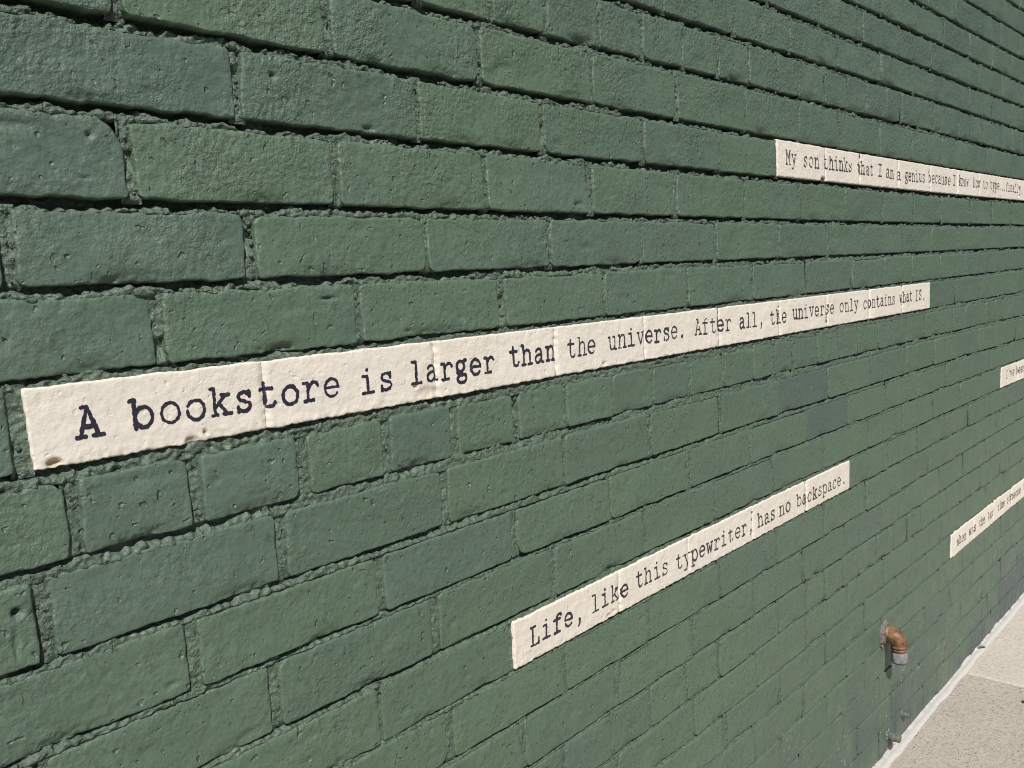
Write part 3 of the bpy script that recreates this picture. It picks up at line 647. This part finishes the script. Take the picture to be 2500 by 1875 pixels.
band(4, *BANDS[4], 'topmost cream band near the right edge, reading My son thinks that I am a genius', [
 ('My', 1.563, 1.6077, zM, 1.04), ('son', 1.638, 1.7086, zM, 1.04), ('thinks', 1.7318, 1.8678, zM + .0007, 1.04), ('that', 1.8965, 1.9868, zM - .001, 1.04), ('I', 2.0158, 2.0381, zM, 1.04), ('am', 2.0658, 2.1123, zM - .0018, 1.04),
 ('a', 2.1336, 2.1551, zM - .0042, 1.04), ('genius', 2.1825, 2.3188, zM - .002, 1.04), ('because', 2.3465, 2.5201, zM - .0008, 1.04), ('I', 2.5446, 2.5623, zM + .001, 1.04), ('know', 2.5946, 2.6803, zM + .002, 1.04),
 ('how', 2.723, 2.7911, zM + .003, 1.04), ('to', 2.8159, 2.8622, zM + .002, 1.04), ('type...finally,', 2.8879, 3.2603, zM + .003, 1.04)],
 37, chips=[(1.728, EYE + .150, .008, .006)], cell=.0006, wear=.30)
band(-10, *BANDS[-10], 'lowest cream band nearest the pavement, reading when was the last time someone', [
 ('when', 2.614, 2.7042, zW, 1), ('was', 2.7283, 2.7991, zW, 1), ('the', 2.8332, 2.8949, zW, 1), ('last', 2.9264, 2.996, zW - .001, 1), ('time', 3.0436, 3.1226, zW, 1), ('someone', 3.1527, 3.324, zW, 1), ('to', 3.3579, 3.398, zW, 1)],
 41, cell=.0008, wear=.35)
band(-4, *BANDS[-4], 'small end of a cream band at the right edge, reading I\'ve been', [
 ("I've", 3.112, 3.2088, zI, 1), ('been', 3.2352, 3.3325, zI - .001, 1)], 53, cell=.0008)

# ------------------------------------------------------------------ pavement
def beveled_slab(w, d, h, nx, ny, seed, bev=.006):
    xs = np.r_[0, bev * .4, bev, np.linspace(bev * 2, w - bev * 2, nx), w - bev, w - bev * .4, w]; ys = np.r_[0, bev * .4, bev, np.linspace(bev * 2, d - bev * 2, ny), d - bev, d - bev * .4, d]
    X, Y = np.meshgrid(xs, ys, indexing='ij'); dd = np.minimum(np.minimum(X, w - X), np.minimum(Y, d - Y))
    e = np.clip(1 - dd / bev, 0, 1); Z = -.5 * bev * (1 - np.sqrt(np.clip(1 - e * e, 0, 1))) + pn(X * 3 + seed, Y * 3) * .0012 + pn(X * 40 + seed, Y * 40) * .0003
    X2 = X + np.where(dd < 1e-9, pn(Y * 60 + seed, X * 60) * .0022, 0); Y2 = Y + np.where(dd < 1e-9, pn(X * 60 + seed, Y * 60 + 3) * .0022, 0)
    V = np.stack([X2, Y2, Z], -1).reshape(-1, 3); n, m = X.shape
    ring = np.r_[np.arange(m), np.arange(1, n) * m + m - 1, ((n - 1) * m + np.arange(m - 2, -1, -1)), np.arange(n - 2, 0, -1) * m]
    base = V[ring].copy(); base[:, 2] = -h; nr = len(ring); i = np.arange(nr); j = (i + 1) % nr; o = n * m
    side = np.stack([ring[i], ring[j], o + j, o + i], -1)
    return np.r_[V, base], np.r_[grid_quads(n, m), side], [list(o + np.arange(nr))]
pave = thing('sidewalk', None, None, (1.5, -1.0, 0), kind='structure')
JT = 2.655; SW = 1.52
for ix in range(-3, 5):
    for iy in range(1):  # single slab row: unseen width kept narrow to cut light bounced onto the wall
        x0 = JT + ix * SW + .0035; y1 = -.008 - iy * SW; y0 = y1 - SW + .007
        V, q, ng = beveled_slab(SW - .007, SW - .007, .13, 90, 90, ix * 7 + iy * 3 + 40)
        put('slab', make_mesh('slab', V, q, ngons=ng), M_SLAB_A if ix < 0 else M_SLAB_B, pave, (x0, y0, 0))
kx = JT - 3 * SW; kw = 8 * SW
V, q, ng = beveled_slab(kw, .15, .28, 40, 4, 3, .012)
kerb = link('kerb', make_mesh('kerb', V, q, ngons=ng), M_KERB, None, (kx, -.008 - SW - .155, .0)); kerb['kind'] = 'structure'  # unseen kerb drawn in close, dark road beyond it bounces less light
bedv = np.array([(x, y, -.06) for x in (kx - .1, kx + kw + .1) for y in (-1.6, .05)])
link('ground_bed', make_mesh('ground_bed', bedv, [(0, 2, 3, 1)], smooth=False), M_BED, kind='structure')
gv = np.array([(-120, -150, -.14), (120, -150, -.14), (120, 120, -.14), (-120, 120, -.14)])
link('road', make_mesh('road', gv, [(0, 1, 2, 3)], smooth=False), M_ASPHALT, kind='structure')
# cement fillet along the foot of the wall
us = np.r_[np.arange(U0, 1.6, .02), np.arange(1.6, 3.6, .0035), np.arange(3.6, U1, .02)]
tt = np.r_[0, .06, .13, .2, .3, .42, .55, .68, .8, .88, .94, 1]
U, T = np.meshgrid(us, tt, indexing='ij')
topz = .0040 + pn(U * 26, 3 + 0 * U) * .0045 + pn(U * 90, 8 + 0 * U) * .0028
outy = -.0245 - pn(U * 11, 9 + 0 * U) * .006 - pn(U * 40, 19 + 0 * U) * .0014
Y = -.0035 + T * (outy + .0035); Zf = np.where(T < .13, .003 + (topz) * (1 - T / .13), .0045) + pn(U * 30, T * 3) * .0006 - sstep(.45, 1, T) * .0052
Y = np.where(T < .01, .004, Y)
fil = link('cement_fillet', make_mesh('cement_fillet', np.stack([U, Y, Zf], -1).reshape(-1, 3), grid_quads(*U.shape)[:, ::-1]), M_FILLET, kind='structure')

# ------------------------------------------------------------------ pipe elbow
def sweep(path, rad, n=28, squash=None, wob=0.0, caps=True):
    path = [Vector(p) for p in path]; V = []; up = Vector((1, 0, 0))
    for i, p in enumerate(path):
        tdir = (path[min(i + 1, len(path) - 1)] - path[max(i - 1, 0)]).normalized(); a = up - tdir * up.dot(tdir); a.normalize(); b = tdir.cross(a)
        for j in range(n):
            th = 2 * math.pi * j / n; rr = rad[i] * (1 + wob * float(pn(i * .55 + 3, j * .9)))
            V.append(p + (a * math.cos(th) + b * math.sin(th)) * rr)
    V = np.array([tuple(v) for v in V]); q = []
    for i in range(len(path) - 1):
        for j in range(n): q.append((i * n + j, i * n + (j + 1) % n, (i + 1) * n + (j + 1) % n, (i + 1) * n + j))
    ng = [list(range(n))[::-1], [(len(path) - 1) * n + j for j in range(n)]] if caps else None
    return V, q, ng
PX, PZ = 2.066, .318
root = thing('pipe_elbow', 'rusty brown pipe elbow low on the green wall, turning down into a grey hexagonal fitting', 'pipe', (PX, 0, PZ))
path, rad = [], []
for y, r_ in ((.02, .0130), (-.003, .0130), (-.0035, .0185), (-.0115, .0188), (-.0125, .0175)): path.append((0, y, 0)); rad.append(r_)
R_ = .0225
for a in np.linspace(8, 82, 9):
    th = math.radians(a); path.append((0, -.0125 - R_ * math.sin(th), -(R_ - R_ * math.cos(th)))); rad.append(.0178 + .0016 * math.sin(2 * th))
for z, r_ in ((-.024, .0168), (-.0245, .0182), (-.0285, .0184), (-.029, .0166), (-.031, .0162), (-.0315, .0176), (-.0345, .0174), (-.035, .0158), (-.042, .0140), (-.05, .0135)): path.append((0, -.035, z)); rad.append(r_)
V, q, ng = sweep(path, rad, 30, wob=.045)
link('elbow', make_mesh('elbow', V, q, ngons=ng), M_RUST, root)
# hexagonal bushing with round shoulder
nv = []; prof = [(-.0395, .0135), (-.0400, .0168), (-.0410, .0180), (-.0610, .0180), (-.0622, .0172), (-.0625, .0150), (-.0665, .0148), (-.0668, .0100), (-.058, .0098)]
nh = 48; th = np.arange(nh) / nh * 2 * np.pi
for i, (z, r_) in enumerate(prof):
    hexr = r_ * (math.cos(math.pi / 6) / np.cos((th + .35) % (np.pi / 3) - np.pi / 6)) * 1.06 if 1 < i < 4 or i == 2 else np.full(nh, r_)
    nv.append(np.stack([hexr * np.cos(th), -.035 + hexr * np.sin(th), np.full(nh, z)], -1))
nv = np.concatenate(nv); nq = [(i * nh + j, i * nh + (j + 1) % nh, (i + 1) * nh + (j + 1) % nh, (i + 1) * nh + j) for i in range(len(prof) - 1) for j in range(nh)]
nq = [x[::-1] for x in nq]
link('fitting', make_mesh('fitting', nv, nq, ngons=[[(len(prof) - 1) * nh + j for j in range(nh)]], smooth=False), M_NUT, root)
# ragged mortar collar round the hole
def blob_ring(r0, r1, h, n=64, m=9, seed=0, sx=1, sz=1):
    V = []
    for i in range(n):
        a = 2 * math.pi * i / n; w_ = 1 + .22 * float(pn(math.cos(a) * 2.2 + seed, math.sin(a) * 2.2))
        for j in range(m):
            t = j / (m - 1); rr = r0 + (r1 * w_ - r0) * t; y = -h * (math.sin(math.pi * min(1, t * .9 + .1)) ** .7) * (1 + .5 * float(pn(i * .5, j * .9 + seed))) + (.004 if t == 1 else 0)
            V.append((rr * math.cos(a) * sx, y, rr * math.sin(a) * sz))
    q = [(i * m + j, i * m + j + 1, ((i + 1) % n) * m + j + 1, ((i + 1) % n) * m + j) for i in range(n) for j in range(m - 1)]
    return np.array(V), q
V, q = blob_ring(.012, .0285, .0095, seed=4, sx=1.0, sz=1.05); V[:, 0] -= .004
link('mortar_collar', make_mesh('mortar_collar', V, q), M_PATCH, root)
# crumbs of broken mortar hanging beside the hole
V = []; F = []; o_ = 0
for (du, dz, rr) in ((-.021, -.026, .0042), (-.017, -.031, .0035), (-.014, -.036, .003), (-.019, -.020, .003)):
    nn = 1 + .35 * pn(IV[:, 0] * 1.4 + du * 900, IV[:, 1] + IV[:, 2] * 1.5); V.append(IV * nn[:, None] * rr + np.array([du, -.003, dz])); F.append(IF + o_); o_ += len(IV)
link('broken_mortar', make_mesh('broken_mortar', np.concatenate(V), tris=np.concatenate(F)), M_PATCH, root)

# ------------------------------------------------------------------ cut-off stubs near the pavement
def stub(name, label, u, z, length, r0, mat, flange, seed):
    root = thing(name, label, 'pipe stub', (u, 0, z), group='cut off pipe stubs low on the wall')
    p = [(0, .01, 0), (0, -length * .3, 0), (0, -length * .6, -.0005), (0, -length * .62, -.0005), (0, -length, -.001), (0, -length - .0008, -.001)]
    V, q, ng = sweep(p, [r0, r0, r0, r0 * .86, r0 * .88, r0 * .6], 20, wob=.09)
    link('pipe_end', make_mesh('pipe_end', V, q, ngons=ng), mat, root)
    V, q = blob_ring(r0 * .8, flange, .0055, seed=seed); link('ragged_collar', make_mesh('ragged_collar', V, q, attrs={'tint': np.full(len(V), .3), 'joint': np.zeros(len(V))}), M_GREEN, root)
    return root
stub('pipe_stub', 'short dark metal stub below the rusty elbow, the higher of the two stubs', 2.190, .064, .017, .0068, M_STUB, .011, 2)
s2 = stub('pipe_stub', 'thicker dark cut off pipe stub just above the pavement, the lower of the two stubs', 2.092, .050, .030, .0115, M_STUB, .016, 6)
V, q = blob_ring(.001, .019, .004, n=48, m=7, seed=12, sx=1.2, sz=.7)
pl = link('plaster_chip', make_mesh('plaster_chip', V, q), M_PLASTER, s2, (.035, 0, -.042))

# ------------------------------------------------------------------ dry leaves on the pavement
def leaf(label, u, y, z, ang, ln, wd):
    n, m = 15, 7; t = np.linspace(0, 1, n); V = []
    for a in t:
        w_ = wd * (math.sin(math.pi * a ** .85) ** .8) if 0 < a < 1 else 0.0004
        for b in np.linspace(-1, 1, m): V.append(((a - .5) * ln, b * w_, .0012 + .0035 * math.sin(math.pi * a) * (.4 + b * b) + .0006 * float(pn(a * 7, b * 3))))
    V = np.array(V); c, s = math.cos(ang), math.sin(ang); V = np.c_[V[:, 0] * c - V[:, 1] * s, V[:, 0] * s + V[:, 1] * c, V[:, 2]]
    V2 = V.copy(); V2[:, 2] -= .0004; q = grid_quads(n, m); q2 = grid_quads(n, m, len(V))[:, ::-1]
    o = link('dry_leaf', make_mesh('dry_leaf', np.r_[V, V2], np.r_[q, q2]), M_LEAF, None, (u, y, z)); o['label'] = label; o['category'] = 'leaf'; o['group'] = 'dry leaves on the sidewalk'
    return o
leaf('curled dry brown leaf beside the cement strip at the foot of the wall', 2.846, -.014, .005, -.65, .030, .0055)
leaf('dry brown leaf out on the sidewalk slab at the right edge of the photo', 2.558, -.192, .0005, .9, .020, .005)
